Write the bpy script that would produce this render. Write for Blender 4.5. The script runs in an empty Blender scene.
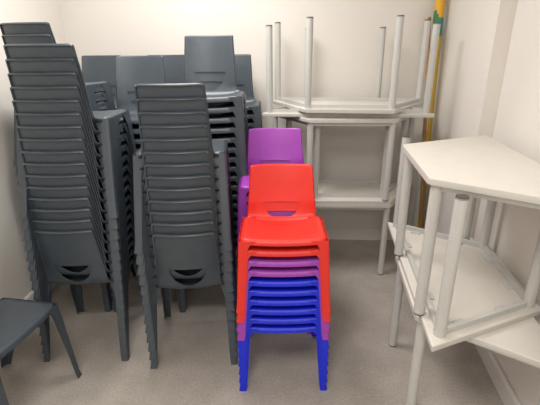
import bpy, bmesh, math, random
from mathutils import Vector, Matrix
random.seed(4)
COL = bpy.context.scene.collection
R = math.radians

# ------------------------------------------------------------------ materials
def new_mat(name, base, rough=0.5, spec=0.5, noise=0.0, scale=60, bump=0.0, bscale=300, second=None, coat=0.0):
    m = bpy.data.materials.new(name); m.use_nodes = True
    nt = m.node_tree; b = nt.nodes['Principled BSDF']
    b.inputs['Roughness'].default_value = rough
    b.inputs['Specular IOR Level'].default_value = spec
    b.inputs['Base Color'].default_value = (*base, 1)
    tc = nt.nodes.new('ShaderNodeTexCoord')
    if noise > 0 or second:
        n = nt.nodes.new('ShaderNodeTexNoise'); n.inputs['Scale'].default_value = scale
        n.inputs['Detail'].default_value = 4
        nt.links.new(tc.outputs['Object'], n.inputs['Vector'])
        r = nt.nodes.new('ShaderNodeValToRGB')
        lo = second or tuple(c*(1-noise) for c in base)
        r.color_ramp.elements[0].position = .35; r.color_ramp.elements[1].position = .65
        r.color_ramp.elements[0].color = (*lo, 1)
        r.color_ramp.elements[1].color = (*base, 1)
        nt.links.new(n.outputs['Fac'], r.inputs['Fac'])
        nt.links.new(r.outputs['Color'], b.inputs['Base Color'])
    if bump > 0:
        n2 = nt.nodes.new('ShaderNodeTexNoise'); n2.inputs['Scale'].default_value = bscale
        nt.links.new(tc.outputs['Object'], n2.inputs['Vector'])
        bp = nt.nodes.new('ShaderNodeBump'); bp.inputs['Strength'].default_value = bump
        bp.inputs['Distance'].default_value = .002
        nt.links.new(n2.outputs['Fac'], bp.inputs['Height'])
        nt.links.new(bp.outputs['Normal'], b.inputs['Normal'])
    return m

GREY = new_mat('grey_plastic', (.062, .078, .095), .36, .5, .08, 25, .12, 500)
RED = new_mat('red_plastic', (.80, .032, .02), .38, .5, .04, 25, .08, 500)
PURPLE = new_mat('purple_plastic', (.36, .055, .44), .38, .5, .05, 25, .08, 500)
BLUE = new_mat('blue_plastic', (.006, .022, .70), .38, .5, .05, 25, .08, 500)
WALL = new_mat('cream_wall_paint', (.80, .762, .712), .8, .25, .025, 3, .06, 120)
TRIM = new_mat('white_skirting_paint', (.80, .78, .74), .5, .4, .02, 8)
CEIL = new_mat('ceiling_paint', (.8, .79, .76), .9, .2)
LAM = new_mat('cream_laminate', (.70, .665, .605), .42, .45, .03, 18)
EDGE = new_mat('grey_table_edge', (.60, .59, .55), .5, .4, .03, 30)
STEEL = new_mat('light_grey_coated_steel', (.56, .56, .53), .45, .5, .03, 20)
CAP = new_mat('dark_rubber_cap', (.09, .085, .08), .6, .4, .05, 40)

def floor_material():
    m = bpy.data.materials.new('speckled_vinyl_floor'); m.use_nodes = True
    nt = m.node_tree; b = nt.nodes['Principled BSDF']
    tc = nt.nodes.new('ShaderNodeTexCoord')
    n1 = nt.nodes.new('ShaderNodeTexNoise'); n1.inputs['Scale'].default_value = 90; n1.inputs['Detail'].default_value = 6
    n2 = nt.nodes.new('ShaderNodeTexNoise'); n2.inputs['Scale'].default_value = 7; n2.inputs['Detail'].default_value = 5
    vo = nt.nodes.new('ShaderNodeTexVoronoi'); vo.inputs['Scale'].default_value = 130
    for n in (n1, n2, vo): nt.links.new(tc.outputs['Object'], n.inputs['Vector'])
    r1 = nt.nodes.new('ShaderNodeValToRGB')
    r1.color_ramp.elements[0].position = .3; r1.color_ramp.elements[0].color = (.40, .36, .32, 1)
    r1.color_ramp.elements[1].position = .72; r1.color_ramp.elements[1].color = (.52, .47, .425, 1)
    nt.links.new(n1.outputs['Fac'], r1.inputs['Fac'])
    r2 = nt.nodes.new('ShaderNodeValToRGB')
    r2.color_ramp.elements[0].position = .35; r2.color_ramp.elements[0].color = (.86, .86, .86, 1)
    r2.color_ramp.elements[1].position = .65; r2.color_ramp.elements[1].color = (1, 1, 1, 1)
    nt.links.new(n2.outputs['Fac'], r2.inputs['Fac'])
    mx = nt.nodes.new('ShaderNodeMix'); mx.data_type = 'RGBA'; mx.blend_type = 'MULTIPLY'; mx.inputs[0].default_value = 1
    nt.links.new(r1.outputs['Color'], mx.inputs[6]); nt.links.new(r2.outputs['Color'], mx.inputs[7])
    r3 = nt.nodes.new('ShaderNodeValToRGB')
    r3.color_ramp.elements[0].position = .08; r3.color_ramp.elements[0].color = (1.12, 1.12, 1.12, 1)
    r3.color_ramp.elements[1].position = .22; r3.color_ramp.elements[1].color = (1, 1, 1, 1)
    nt.links.new(vo.outputs['Distance'], r3.inputs['Fac'])
    mx2 = nt.nodes.new('ShaderNodeMix'); mx2.data_type = 'RGBA'; mx2.blend_type = 'MULTIPLY'; mx2.inputs[0].default_value = 1
    nt.links.new(mx.outputs[2], mx2.inputs[6]); nt.links.new(r3.outputs['Color'], mx2.inputs[7])
    nt.links.new(mx2.outputs[2], b.inputs['Base Color'])
    b.inputs['Roughness'].default_value = .5
    b.inputs['Specular IOR Level'].default_value = .35
    return m
FLOOR = floor_material()

# ------------------------------------------------------------------ helpers
def finish(me, smooth_angle=35):
    for p in me.polygons: p.use_smooth = True
    me.set_sharp_from_angle(angle=R(smooth_angle))
    return me

def bm_mesh(bm, name, mats, smooth=35):
    bmesh.ops.recalc_face_normals(bm, faces=bm.faces)
    me = bpy.data.meshes.new(name); bm.to_mesh(me); bm.free()
    for m in mats: me.materials.append(m)
    return finish(me, smooth)

def link(name, data, parent=None):
    o = bpy.data.objects.new(name, data); COL.objects.link(o)
    if parent: o.parent = parent
    return o

def tag(o, label, cat, group=None):
    o['label'] = label; o['category'] = cat
    if group: o['group'] = group
    return o

def struct(name, me):
    o = link(name, me); o['kind'] = 'structure'; return o

def add_box(bm, lo, hi, mi=0):
    x0, y0, z0 = lo; x1, y1, z1 = hi
    v = [bm.verts.new(p) for p in ((x0,y0,z0),(x1,y0,z0),(x1,y1,z0),(x0,y1,z0),(x0,y0,z1),(x1,y0,z1),(x1,y1,z1),(x0,y1,z1))]
    for f in ((3,2,1,0),(4,5,6,7),(0,1,5,4),(1,2,6,5),(2,3,7,6),(3,0,4,7)):
        bm.faces.new([v[i] for i in f]).material_index = mi

def add_tube(bm, p0, p1, r0, r1=None, seg=18, mi=0):
    r1 = r0 if r1 is None else r1
    p0 = Vector(p0); p1 = Vector(p1); d = (p1-p0).normalized()
    a = d.orthogonal().normalized(); b = d.cross(a)
    rings = []
    for p, r in ((p0, r0), (p1, r1)):
        rings.append([bm.verts.new(p + a*r*math.cos(t) + b*r*math.sin(t)) for t in [2*math.pi*k/seg for k in range(seg)]])
    for k in range(seg):
        bm.faces.new([rings[0][k], rings[0][(k+1)%seg], rings[1][(k+1)%seg], rings[1][k]]).material_index = mi
    bm.faces.new(rings[0][::-1]).material_index = mi; bm.faces.new(rings[1]).material_index = mi

def add_prism(bm, poly, z0, z1, mi=0, side=None):
    lo = [bm.verts.new((x, y, z0)) for x, y in poly]; hi = [bm.verts.new((x, y, z1)) for x, y in poly]
    n = len(poly)
    bm.faces.new(lo[::-1]).material_index = mi; bm.faces.new(hi).material_index = mi
    for k in range(n):
        bm.faces.new([lo[k], lo[(k+1)%n], hi[(k+1)%n], hi[k]]).material_index = mi if side is None else side

def sheet(bm, P, t, keep=None, flip=False):
    """P[i][j] grid of Vectors -> a curved sheet of thickness t with closed rims"""
    ni, nj = len(P), len(P[0])
    def nrm(i, j):
        a = P[min(i+1, ni-1)][j] - P[max(i-1, 0)][j]; b = P[i][min(j+1, nj-1)] - P[i][max(j-1, 0)]
        n = a.cross(b)
        n = n.normalized() if n.length > 1e-12 else Vector((0, 0, 1))
        return -n if flip else n
    top = [[bm.verts.new(P[i][j]) for j in range(nj)] for i in range(ni)]
    bot = [[bm.verts.new(P[i][j] - nrm(i, j)*t) for j in range(nj)] for i in range(ni)]
    edges = {}
    for i in range(ni-1):
        for j in range(nj-1):
            if keep and not keep(i, j): continue
            q = [(i, j), (i+1, j), (i+1, j+1), (i, j+1)]
            bm.faces.new([top[a][b] for a, b in q]); bm.faces.new([bot[a][b] for a, b in q[::-1]])
            for k in range(4):
                e = (q[k], q[(k+1) % 4])
                if (e[1], e[0]) in edges: del edges[(e[1], e[0])]
                else: edges[e] = 1
    for a, b in edges:
        bm.faces.new([top[b[0]][b[1]], top[a[0]][a[1]], bot[a[0]][a[1]], bot[b[0]][b[1]]])
    loose = [v for v in bm.verts if not v.link_faces]
    bmesh.ops.delete(bm, geom=loose, context='VERTS')

def interp(tab, x):
    if x <= tab[0][0]: return tab[0][1]
    for (a, va), (b, vb) in zip(tab, tab[1:]):
        if x <= b:
            t = (x-a)/(b-a); t = t*t*(3-2*t)*.5 + t*.5
            return va + (vb-va)*t
    return tab[-1][1]
sstep = lambda a, b, x: (lambda t: t*t*(3-2*t))(max(0, min(1, (x-a)/(b-a))))

# ------------------------------------------------------------------ the moulded stacking chair
# local frame: origin on the floor under the seat's middle, faces +Y, back at -Y
class ChairShape:
    def __init__(s, seat_h, total_h, Ws, Wf, Ds, Df, Dr, back_w, hole_w, prefix, lip=.026, hole=(.20, .46)):
        s.__dict__.update(locals())
    def leg(s, sx, sy):
        bm = bmesh.new(); H = s.seat_h; P = []; nz = 16
        for i in range(nz+1):
            u = i/nz; u = 1-(1-u)**1.35                    # denser rows near the seat
            z = (H-.006)*u
            wx = s.Wf+(s.Ws-s.Wf)*u; wy = s.Df+((s.Ds if sy > 0 else s.Dr)-s.Df)*u
            top = max(0, (u-.93)/.07)
            if sy < 0:
                wr = .034+.004*u+.026*max(0, (u-.78)/.22)**1.3; ws = .028+.080*u+.062*max(0, (u-.72)/.28)**2.4
            else:
                wr = .033+.008*u+.035*max(0, (u-.88)/.12)**2.2; ws = .028+.035*u+.05*max(0, (u-.75)/.25)**2.4
            toe = .0032*max(0, 1-u/.045); wx += toe; wy += toe
            r = .008
            pl = [(wx-wr, wy), (wx-wr*.5, wy+.0006), (wx-r, wy)]
            for k in range(1, 4):
                a = math.pi/2*(1-k/4); pl.append((wx-r+r*math.cos(a), wy-r+r*math.sin(a)))
            pl += [(wx, wy-r), (wx, wy-r-(ws-r)*.5), (wx, wy-ws)]
            P.append([Vector((sx*x, sy*y, z)) for x, y in pl])
        sheet(bm, P, .0018, flip=(sx*sy < 0))
        return bm_mesh(bm, s.prefix+'_leg', [], 40)
    def seat(s):
        bm = bmesh.new(); n = 24; W = s.Ws-.0026; D = s.Ds-.0026; H = s.seat_h; r = .035
        xs = [-1+2*k/n for k in range(n+1)]
        xs = [math.copysign(1-(1-abs(x))**1.3, x) for x in xs]
        P = []
        for i, u in enumerate(xs):
            x = u*W; ax = abs(x)
            cut = 0 if ax < W-r else r-math.sqrt(max(0, r*r-(ax-(W-r))**2))
            y1 = D-cut; y0 = -(s.Dr-.0026)+cut
            y0 += (s.Dr-.086)*(1-sstep(.70*W, .86*W, ax))
            row = []
            for v in xs:
                y = (y0+y1)/2+(y1-y0)/2*v
                e = min(W-ax, y1-y)
                if ax > .8*W: e = min(e, y-y0)
                rr = .016
                z = H-.016*max(0, 1-(x/(W*.86))**2)*(1-sstep(.3*D, 1.0*D, abs(y))*.5)
                z -= .016*max(0, 1-(x/(W*.8))**2)*(1-sstep(-s.Dr+.015, -s.Dr+.12, y))
                if e < rr: z -= (rr-math.sqrt(max(0, rr*rr-(rr-e)**2)))*.9
                row.append(Vector((x, y, z)))
            # turned-down front lip
            f = row[-1].copy(); f.z -= (s.lip-.014); row.append(f)
            P.append(row)
        first = [Vector((p.x, p.y, p.z-.012)) for p in P[0]]; last = [Vector((p.x, p.y, p.z-.012)) for p in P[-1]]
        P = [first]+P+[last]
        sheet(bm, P, .0035)
        return bm_mesh(bm, s.prefix+'_seat', [], 50)
    def back(s):
        bm = bmesh.new(); H = s.seat_h; T = s.total_h; B = s.back_w; Ds = s.Ds
        h = (T-H)
        prof = [(0, -Ds+.112, H-.020), (.06, -Ds+.088, H-.0225), (.12, -Ds+.064, H-.018), (.18, -Ds+.049, H-.004), (.25, -Ds+.040, H+.022), (.34, -Ds+.034, H+.055),
                (.55, -Ds+.022, H+h*.45), (.78, -Ds+.006, H+h*.76), (1, -Ds-.008, T)]
        py = [(t, y) for t, y, z in prof]; pz = [(t, z) for t, y, z in prof]
        E = [(0, s.Ws*.85), (.09, s.Ws*.865), (.14, s.Ws*.845), (.20, B*1.135), (.27, B*1.10), (.6, B*1.05), (1, B)]
        t0, t1 = s.hole                                     # the hand hole
        ts = [0, .03, .06, .09, .12, .15, .175]+[t0+(t1-t0)*q for q in (0, .05, .15, .3, .5, .75, 1)]+[t1+(1-t1)*q for q in (.1, .2, .32, .44, .56, .68, .8, .9, .96, 1)]
        ts = [t for t in ts if t < t0-.02 or t >= t0]
        nm, no = 10, 7; P = []
        for t in ts:
            y = interp(py, t); z = interp(pz, t); e = interp(E, t)
            q = (t-t0)/(t1-t0)
            w = s.hole_w*(max(.12, math.sqrt(max(0, 1-(1-q)**2))) if 0 <= q <= 1 else (.12 if q < 0 else 1))
            if q < 0: w = s.hole_w*(.12+.5*min(1, -q/1.5))
            xs = [-e+(e-w)*k/no for k in range(no)]+[-w+2*w*k/nm for k in range(nm)]+[w+(e-w)*k/no for k in range(no+1)]
            row = []
            for x in xs:
                b = 1-(x/e)**2; bow = .022*sstep(.1, .4, t)
                # rounded top corners
                zz = z-(.003*max(0, (abs(x)/e-.9)/.1)**2 if t > .97 else 0)
                zz -= (.016*b-.004)*(1-sstep(.10, .32, t))
                row.append(Vector((x, y+bow*(1-b)-.006*sstep(.1, .4, t), zz+ .004*b*sstep(.9, 1, t)*0)))
            P.append(row)
        i0, i1 = ts.index(t0), ts.index(t1)
        P = s.rim(P)
        sheet(bm, P, .0045, keep=lambda i, j: not (i0 <= i < i1 and no+2 <= j < no+2+nm), flip=True)
        return bm_mesh(bm, s.prefix+'_back', [], 50)
    def rim(s, P):
        """rolled rim: the top and side edges turn back towards the rear"""
        out = []
        for i, row in enumerate(P):
            f = sstep(.15, .35, i/len(P))
            a, b = row[0], row[-1]
            l2 = [a+Vector((-.0012, -.0065*f, 0)), a+Vector((-.0010, -.0018*f, 0))]
            r2 = [b+Vector((.0010, -.0018*f, 0)), b+Vector((.0012, -.0065*f, 0))]
            out.append(l2+row+r2)
        top = out[-1]
        for dy, dz in ((-.001, .001), (-.003, .0002), (-.0048, -.0018), (-.0058, -.0042)):
            out.append([p+Vector((0, dy, dz)) for p in top])
        return out
    def meshes(s):
        return {'seat': s.seat(), 'backrest': s.back(), 'legs': [s.leg(a, b) for a, b in ((1, 1), (-1, 1), (1, -1), (-1, -1))]}

def coloured(ms, mat):
    def cp(me):
        c = me.copy(); c.materials.clear(); c.materials.append(mat); return c
    return {'seat': cp(ms['seat']), 'backrest': cp(ms['backrest']), 'legs': [cp(l) for l in ms['legs']]}

def make_chair(ms):
    root = link('stacking_chair', None)
    link('seat', ms['seat'], root); link('backrest', ms['backrest'], root)
    for l in ms['legs']: link('leg', l, root)
    return root

def dup(root):
    r = root.copy(); COL.objects.link(r)
    for ch in root.children:
        c = ch.copy(); COL.objects.link(c); c.parent = r
    return r

BIG = ChairShape(.43, .725, .203, .218, .184, .213, .105, .133, .088, 'large_chair')
SMALL = ChairShape(.337, .560, .187, .204, .168, .191, .095, .141, .088, 'small_chair', .0225, (.145, .345))
big = BIG.meshes(); small = SMALL.meshes()
protos = {'grey': make_chair(coloured(big, GREY)), 'red': make_chair(coloured(small, RED)),
          'purple': make_chair(coloured(small, PURPLE)), 'blue': make_chair(coloured(small, BLUE))}
used = set()
def chair(kind):
    if kind not in used:
        used.add(kind); return protos[kind]
    return dup(protos[kind])

ORD = ['', 'second', 'third', 'fourth', 'fifth', 'sixth', 'seventh', 'eighth', 'ninth', 'tenth', 'eleventh', 'twelfth',
       'thirteenth', 'fourteenth', 'fifteenth', 'sixteenth', 'seventeenth', 'eighteenth']
def stack(n, x, y, yaw, where, group, pitch=.0535, lean=(0, 0)):
    for k in range(n):                                   # k = 0 on the floor
        c = chair('grey'); j = random.uniform(-.0006, .0006)
        c.location = (x+lean[0]*k+j, y+lean[1]*k, pitch*k)
        c.rotation_euler = (0, 0, R(yaw))
        pos = 'topmost' if k == n-1 else ('lowest' if k == 0 else ORD[n-1-k]+' from top')
        tag(c, 'dark grey plastic chair, '+pos+' in '+where, 'chair', group)

PITCH = .0535
FD = .21
# front row, seen from behind (yaw 0: faces away from the camera); y given for the rear feet
stack(16, -.962, 1.69+FD, 0, 'the tall left stack turned away', 'left stack of grey chairs seen from behind', lean=(.0036, 0))
stack(13, -.405, 1.645+FD, 3.5, 'the turned-away stack left of the red', 'middle stack of grey chairs seen from behind', .0543)
stack(18, -1.172, 2.15+FD, -10, 'the far-left stack by the wall', 'far left stack of grey chairs')
# second row, facing the camera
stack(15, -.750, 2.115+FD, 180, 'the forward-facing stack behind the left', 'forward-facing stack behind the left one')
stack(17, -.340, 2.105+FD, 180, 'the tallest forward-facing middle stack', 'tall forward-facing stack behind the middle one')
# third row along the back wall
stack(15, -1.145, 2.57+FD, 180, 'the left stack along the back', 'left stack of the back-wall row')
stack(15, -.70, 2.57+FD, 180, 'the middle stack along the back', 'middle stack of the back-wall row')
stack(15, -.26, 2.57+FD, 180, 'the right stack along the back', 'right stack of the back-wall row')
# the loose chair at the lower left, facing right
c = chair('grey'); c.location = (-1.192, 1.418, 0); c.rotation_euler = (0, 0, R(-100))
tag(c, 'single dark grey plastic chair standing alone at the lower left, facing right', 'chair')

# coloured small chairs, bottom to top
names = ['blue']*6+['purple']*2+['red']*2
wh = {9: 'bright red child chair on top of the front coloured stack',
      8: 'orange-red child chair directly under the topmost red one',
      7: 'purple child chair directly below the two red ones',
      6: 'lower purple child chair resting directly on the blue ones',
      5: 'topmost blue child chair, directly under the purple ones',
      4: 'second blue child chair from the top of the blue ones',
      3: 'third blue child chair from the top of the blue ones',
      2: 'third blue child chair from the floor in the coloured stack',
      1: 'second blue child chair from the floor in the coloured stack',
      0: 'lowest blue child chair with its feet on the floor'}
for k, nme in enumerate(names):
    c = chair(nme); c.location = (.055, 1.482+.191, .0484*k); c.rotation_euler = (0, 0, R(180))
    tag(c, wh[k], 'chair', 'front stack of red, purple and blue chairs')
for k in range(12):
    c = chair('purple'); c.location = (.03, 1.885+.191, .0484*k); c.rotation_euler = (0, 0, R(180))
    pos = 'topmost' if k == 11 else ('lowest' if k == 0 else ORD[11-k]+' from top')
    tag(c, 'purple child chair, '+pos+' in the purple stack behind the red chairs', 'chair', 'purple stack behind the red chairs')

# ------------------------------------------------------------------ trapezoid tables
S = .54; DEP = S*math.sqrt(3)/2; SR = .512; DR = SR*math.sqrt(3)/2; TH = .54; SLAB = .024; RAIL = .022
def trapezoid(inset=0, S=S):
    DEP = S*math.sqrt(3)/2
    # counter-clockwise: short edge at -y, long edge at +y ; inset parallel to every side
    a = [(-S/2, -DEP/2), (S/2, -DEP/2), (S, DEP/2), (-S, DEP/2)]
    if inset == 0: return a
    out = []
    n = 4
    for k in range(n):
        p0, p1, p2 = Vector(a[k-1]), Vector(a[k]), Vector(a[(k+1) % n])
        d1 = (p1-p0).normalized(); d2 = (p2-p1).normalized()
        n1 = Vector((-d1.y, d1.x)); n2 = Vector((-d2.y, d2.x))
        b = (n1+n2).normalized(); out.append(tuple(p1+b*(inset/b.dot(n1))))
    return out
tops = {}
def table_meshes(inset, size):
    if (inset, size) in tops: return tops[(inset, size)]
    bm = bmesh.new()
    pl = trapezoid(0, size)
    # small rounding of the four corners
    rp = []
    for k in range(4):
        p0, p1, p2 = Vector(pl[k-1]), Vector(pl[k]), Vector(pl[(k+1) % 4])
        a = p1+(p0-p1).normalized()*.012; b = p1+(p2-p1).normalized()*.012
        for t in (0, .33, .67, 1):
            rp.append(tuple((1-t)**2*a+2*t*(1-t)*p1+t*t*b))
    add_prism(bm, rp, TH-SLAB, TH, 0, 1)
    ed = [e for e in bm.edges if abs(e.verts[0].co.z-e.verts[1].co.z) < 1e-6]
    bmesh.ops.bevel(bm, geom=ed, offset=.003, segments=2, affect='EDGES', profile=.5)
    top = bm_mesh(bm, 'table_top', [LAM, EDGE], 40)
    legs = trapezoid(inset, size)
    bm = bmesh.new()
    for k in range(4):
        p, q = Vector(legs[k]), Vector(legs[(k+1) % 4]); d = (q-p).normalized(); nn = Vector((-d.y, d.x))*.0085
        p = p+d*.01; q = q-d*.01
        add_prism(bm, [tuple(p-nn), tuple(q-nn), tuple(q+nn), tuple(p+nn)], TH-SLAB-RAIL, TH-SLAB+.0005)
        # little fixing brackets on the inner face of the rail
        for f in (.25, .75):
            c = p.lerp(q, f)+nn*2.6
            add_prism(bm, [tuple(c-d*.022-nn*1.6), tuple(c+d*.022-nn*1.6), tuple(c+d*.022+nn*1.6), tuple(c-d*.022+nn*1.6)], TH-SLAB-.005, TH-SLAB+.0005)
    frame = bm_mesh(bm, 'table_frame', [STEEL], 30)
    bm = bmesh.new(); add_tube(bm, (0, 0, .006), (0, 0, TH-SLAB), .0205, seg=24)
    leg = bm_mesh(bm, 'table_leg', [STEEL], 40)
    bm = bmesh.new(); add_tube(bm, (0, 0, 0), (0, 0, .009), .019, .0208, seg=24)
    cap = bm_mesh(bm, 'table_leg_cap', [CAP], 40)
    tops[(inset, size)] = (top, frame, leg, cap, legs); return tops[(inset, size)]
def table(x, y, z, yaw, label, group, inset=.03, flip=False, size=S):
    top, frame, leg, cap, legs = table_meshes(inset, size)
    root = link('trapezoid_table', None)
    root.location = (x, y, z+(TH if flip else 0)); root.rotation_euler = (math.pi if flip else 0, 0, R(yaw))
    tag(root, label, 'table', group)
    link('tabletop', top, root); link('frame', frame, root)
    for lx, ly in legs:
        l = link('leg', leg, root); l.location = (lx, ly, 0)
        link('leg_cap', cap, l)
    return root

GB = 'trapezoid tables stacked against the back wall'
def front_at(fx, fy, yaw, long_front=False):
    """centre of a table whose front edge has its middle at (fx, fy), turned by yaw"""
    a = R(yaw); return fx-math.sin(a)*DEP/2, fy+math.cos(a)*DEP/2
x, y = front_at(.530, 2.52, -3)
table(x, y, 0, -3, 'cream trapezoid table standing on the floor, bottom of the back-wall table stack', GB)
table(x, y, TH, 177, 'upturned trapezoid table in the lower back-wall stack, resting face-down on the floor-standing one', GB, .075, True)
x, y = front_at(.508, 2.505, -3)
table(x, y, TH+SLAB, -3, 'upright cream trapezoid table at mid-height of the back-wall stack, carrying the two upturned ones', GB)
x, y = front_at(.487, 2.575, -5)
table(x, y, 2*TH+SLAB, -5, 'upturned trapezoid table second from top by the back wall, long edge to the front', GB, .03, True)
x, y = front_at(.485, 2.495, -8)
table(x, y, 2*TH+2*SLAB+RAIL*.55, 172, 'topmost upturned trapezoid table of the back-wall stack, legs highest in the air', GB, .03, True)

GR = 'trapezoid tables stacked along the right wall'
TAU = R(7.6); e = Vector((math.sin(TAU), math.cos(TAU))); nr = Vector((math.cos(TAU), -math.sin(TAU)))
Q = Vector((.516, 1.06))
c1 = Q+e*.472+nr*(.009-.03+DR/2); SM = .538; c2 = Q+e*(.045+SM)+nr*(SM*math.sqrt(3)/4)
table(c1.x+.034, c1.y+.03, 0, -97.6, 'cream trapezoid table standing on the floor, bottom of the right-wall stack', GR, .034, False, SR)
table(c2.x+.018, c2.y, TH, -97.6, 'upturned trapezoid table in the middle of the right-wall stack, dark-capped leg pointing up', GR, .04, True, SM)
table(c1.x, c1.y, TH+SLAB, -97.6, 'upright cream trapezoid table on top of the right-wall stack', GR, .034, False, SR)

# ------------------------------------------------------------------ the rolled yellow banner and the thin pole in the corner
def banner_material():
    m = bpy.data.materials.new('printed_yellow_banner'); m.use_nodes = True
    nt = m.node_tree; b = nt.nodes['Principled BSDF']; b.inputs['Roughness'].default_value = .55
    tc = nt.nodes.new('ShaderNodeTexCoord'); sp = nt.nodes.new('ShaderNodeSeparateXYZ')
    nt.links.new(tc.outputs['Object'], sp.inputs[0])
    def ramp(pts, src):
        r = nt.nodes.new('ShaderNodeValToRGB'); r.color_ramp.interpolation = 'CONSTANT'
        el = r.color_ramp.elements
        el[0].position = pts[0][0]; el[0].color = (*pts[0][1], 1); el[1].position = pts[1][0]; el[1].color = (*pts[1][1], 1)
        for p, c in pts[2:]:
            x = el.new(p); x.color = (*c, 1)
        nt.links.new(src, r.inputs['Fac']); return r
    mr = nt.nodes.new('ShaderNodeMapRange'); mr.inputs[1].default_value = 0; mr.inputs[2].default_value = 2.05
    n = nt.nodes.new('ShaderNodeTexNoise'); n.inputs['Scale'].default_value = 14
    nt.links.new(tc.outputs['Object'], n.inputs['Vector'])
    ma = nt.nodes.new('ShaderNodeMath'); ma.operation = 'MULTIPLY_ADD'; ma.inputs[1].default_value = .14; ma.inputs[2].default_value = -.07
    nt.links.new(n.outputs['Fac'], ma.inputs[0])
    ad = nt.nodes.new('ShaderNodeMath'); ad.operation = 'ADD'
    nt.links.new(sp.outputs['Z'], ad.inputs[0]); nt.links.new(ma.outputs[0], ad.inputs[1])
    nt.links.new(ad.outputs[0], mr.inputs[0])
    yel, org, grn, teal, pale = (.62, .42, .06), (.80, .42, .03), (.05, .19, .06), (.05, .24, .22), (.62, .64, .58)
    left = ramp([(0, pale), (.80, grn), (.84, org), (.92, grn), (.94, org)], mr.outputs[0])
    right = ramp([(0, yel), (.765, teal), (.835, org), (.88, yel), (.93, org)], mr.outputs[0])
    gt = nt.nodes.new('ShaderNodeMath'); gt.operation = 'GREATER_THAN'; gt.inputs[1].default_value = -.012
    nt.links.new(sp.outputs['X'], gt.inputs[0])
    mx = nt.nodes.new('ShaderNodeMix'); mx.data_type = 'RGBA'
    nt.links.new(gt.outputs[0], mx.inputs[0]); nt.links.new(left.outputs[0], mx.inputs[6]); nt.links.new(right.outputs[0], mx.inputs[7])
    nt.links.new(mx.outputs[2], b.inputs['Base Color'])
    return m
def aim(o, p0, p1):
    p0 = Vector(p0); d = Vector(p1)-p0
    o.location = p0; o.rotation_euler = Vector((0, 0, 1)).rotation_difference(d).to_euler()
bm = bmesh.new()
L = 2.05; nseg = 64                                      # a spiral roll, so its end reads as rolled sheet
P = []
for k in range(nseg*2+1):
    a = 2*math.pi*k/nseg+2.2; rr = .034-.008*(k/(nseg*2))
    P.append([Vector((rr*math.cos(a), rr*math.sin(a), zz)) for zz in (0, .5, 1, 1.5, L)])
sheet(bm, P, .0012)
roll = link('rolled_banner', bm_mesh(bm, 'rolled_banner', [banner_material()], 40))
aim(roll, (1.153, 2.90, .005), (1.150, 3.025, 2.04))
tag(roll, 'tall rolled yellow printed banner leaning upright in the right corner', 'banner')
WOOD = new_mat('orange_wood', (.50, .23, .08), .55, .4, .25, 30)
bm = bmesh.new(); add_tube(bm, (0, 0, 0), (0, 0, 1.72), .0115, seg=14)
bmesh.ops.bevel(bm, geom=[ed for ed in bm.edges if len(ed.link_faces) == 2 and abs(ed.verts[0].co.z-ed.verts[1].co.z) < 1e-6], offset=.003, segments=2, affect='EDGES')
pole = link('wooden_pole', bm_mesh(bm, 'wooden_pole', [WOOD], 40))
aim(pole, (1.155, 2.80, .002), (1.098, 3.03, 1.71))
tag(pole, 'thin orange wooden pole leaning beside the rolled yellow banner', 'pole')

# ------------------------------------------------------------------ the room
yb = lambda x: 3.155-.06*x
X0, YB, YF, ZC = -1.50, 3.10, -3.6, 2.55
wx = lambda y: 1.060+.14*(y-1.39)
YS = 2.1; STEP = .075
def poly_prism(name, pts, z0, z1, mat, kind=True):
    bm = bmesh.new(); add_prism(bm, pts, z0, z1); return struct(name, bm_mesh(bm, name, [mat], 20))
t = .12
poly_prism('floor', [(X0-t, YF-t), (wx(YF)+.3, YF-t), (wx(YB)+.3, 3.4), (X0-t, 3.4)], -.1, 0, FLOOR)
poly_prism('ceiling', [(X0-t, YF-t), (wx(YF)+.3, YF-t), (wx(YB)+.3, 3.4), (X0-t, 3.4)], ZC, ZC+.1, CEIL)
poly_prism('wall_left', [(X0-t, YF), (X0, YF), (X0, yb(X0)), (X0-t, yb(X0-t))], 0, ZC, WALL)
poly_prism('wall_back', [(X0-t, yb(X0-t)), (1.5, yb(1.5)), (1.5, 3.4), (X0-t, 3.4)], 0, ZC, WALL)
poly_prism('wall_front', [(X0-t, YF-t), (wx(YF)+t, YF-t), (wx(YF)+t, YF), (X0-t, YF)], 0, ZC, WALL)
poly_prism('wall_right', [(wx(YF), YF), (wx(YF)+t, YF), (wx(YB)+t, yb(wx(YB)+t)), (wx(YB), yb(wx(YB)))], 0, ZC, WALL)
poly_prism('trim_1', [(wx(YS)-STEP, YS), (wx(YS)+.03, YS), (wx(YB)+.03, yb(wx(YB)+.03)), (wx(YB)-STEP, yb(wx(YB)-STEP))], 0, ZC, WALL)
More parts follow.
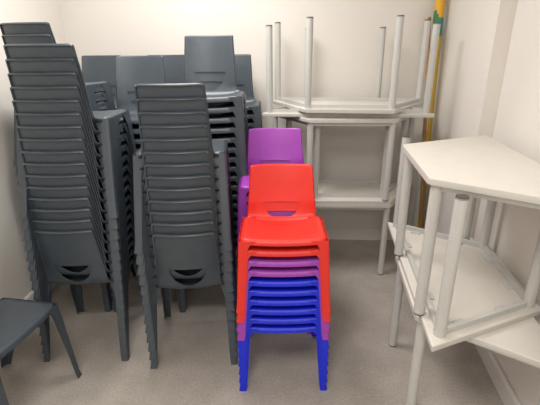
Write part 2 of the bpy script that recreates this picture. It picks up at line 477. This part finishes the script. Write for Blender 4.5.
def skirting(name, a, b, mat=TRIM):
    paint = mat; a = Vector(a); b = Vector(b); d = (b-a).normalized(); n = Vector((-d.y, d.x))     # n points into the room
    bm = bmesh.new()
    prof = [(0, 0), (.016, 0), (.016, .088), (.010, .1), (0, .1)]
    rows = [[bm.verts.new((p.x+n.x*u, p.y+n.y*u, z)) for u, z in prof] for p in (a, b)]
    for k in range(5): bm.faces.new([rows[0][k], rows[0][(k+1)%5], rows[1][(k+1)%5], rows[1][k]])
    bm.faces.new(rows[0]); bm.faces.new(rows[1][::-1])
    return struct(name, bm_mesh(bm, name, [paint], 20))
skirting('baseboard_left', (X0, yb(X0)), (X0, YF))
skirting('baseboard_back', (wx(YB)-STEP, yb(wx(YB)-STEP)), (X0, yb(X0)), WALL)
skirting('baseboard_right', (wx(YF), YF), (wx(YS), YS))

# ------------------------------------------------------------------ light: the room's ceiling panels
def panel(x, y, power, sx=.6, sy=1.2, col=(1, .97, .93)):
    l = bpy.data.lights.new('ceiling_panel_light', 'AREA'); l.shape = 'RECTANGLE'; l.size = sx; l.size_y = sy
    l.energy = power; l.color = col
    o = bpy.data.objects.new('ceiling_panel_light', l); COL.objects.link(o); o.location = (x, y, ZC-.02)
panel(-.5, 2.1, 36, .6, .9)
panel(-.3, 0, 28, .6, .9)
panel(-.3, -2.1, 30, .6, .9)
w = bpy.data.worlds.new('World'); bpy.context.scene.world = w; w.use_nodes = True
w.node_tree.nodes['Background'].inputs[0].default_value = (1, .97, .93, 1)
w.node_tree.nodes['Background'].inputs[1].default_value = .05

# ------------------------------------------------------------------ camera
cam = bpy.data.cameras.new('Camera'); cam.sensor_width = 36; cam.lens = 36*406/540
co = bpy.data.objects.new('Camera', cam); COL.objects.link(co)
co.matrix_world = Matrix.Translation((0, 0, 1.5)) @ Matrix.Rotation(R(90-20.5), 4, 'X') @ Matrix.Rotation(R(-.5), 4, 'Z')
sc = bpy.context.scene; sc.camera = co
sc.view_settings.view_transform = 'Standard'; sc.view_settings.look = 'None'
sc.view_settings.gamma = 1; sc.view_settings.exposure = 0; sc.view_settings.use_curve_mapping = False
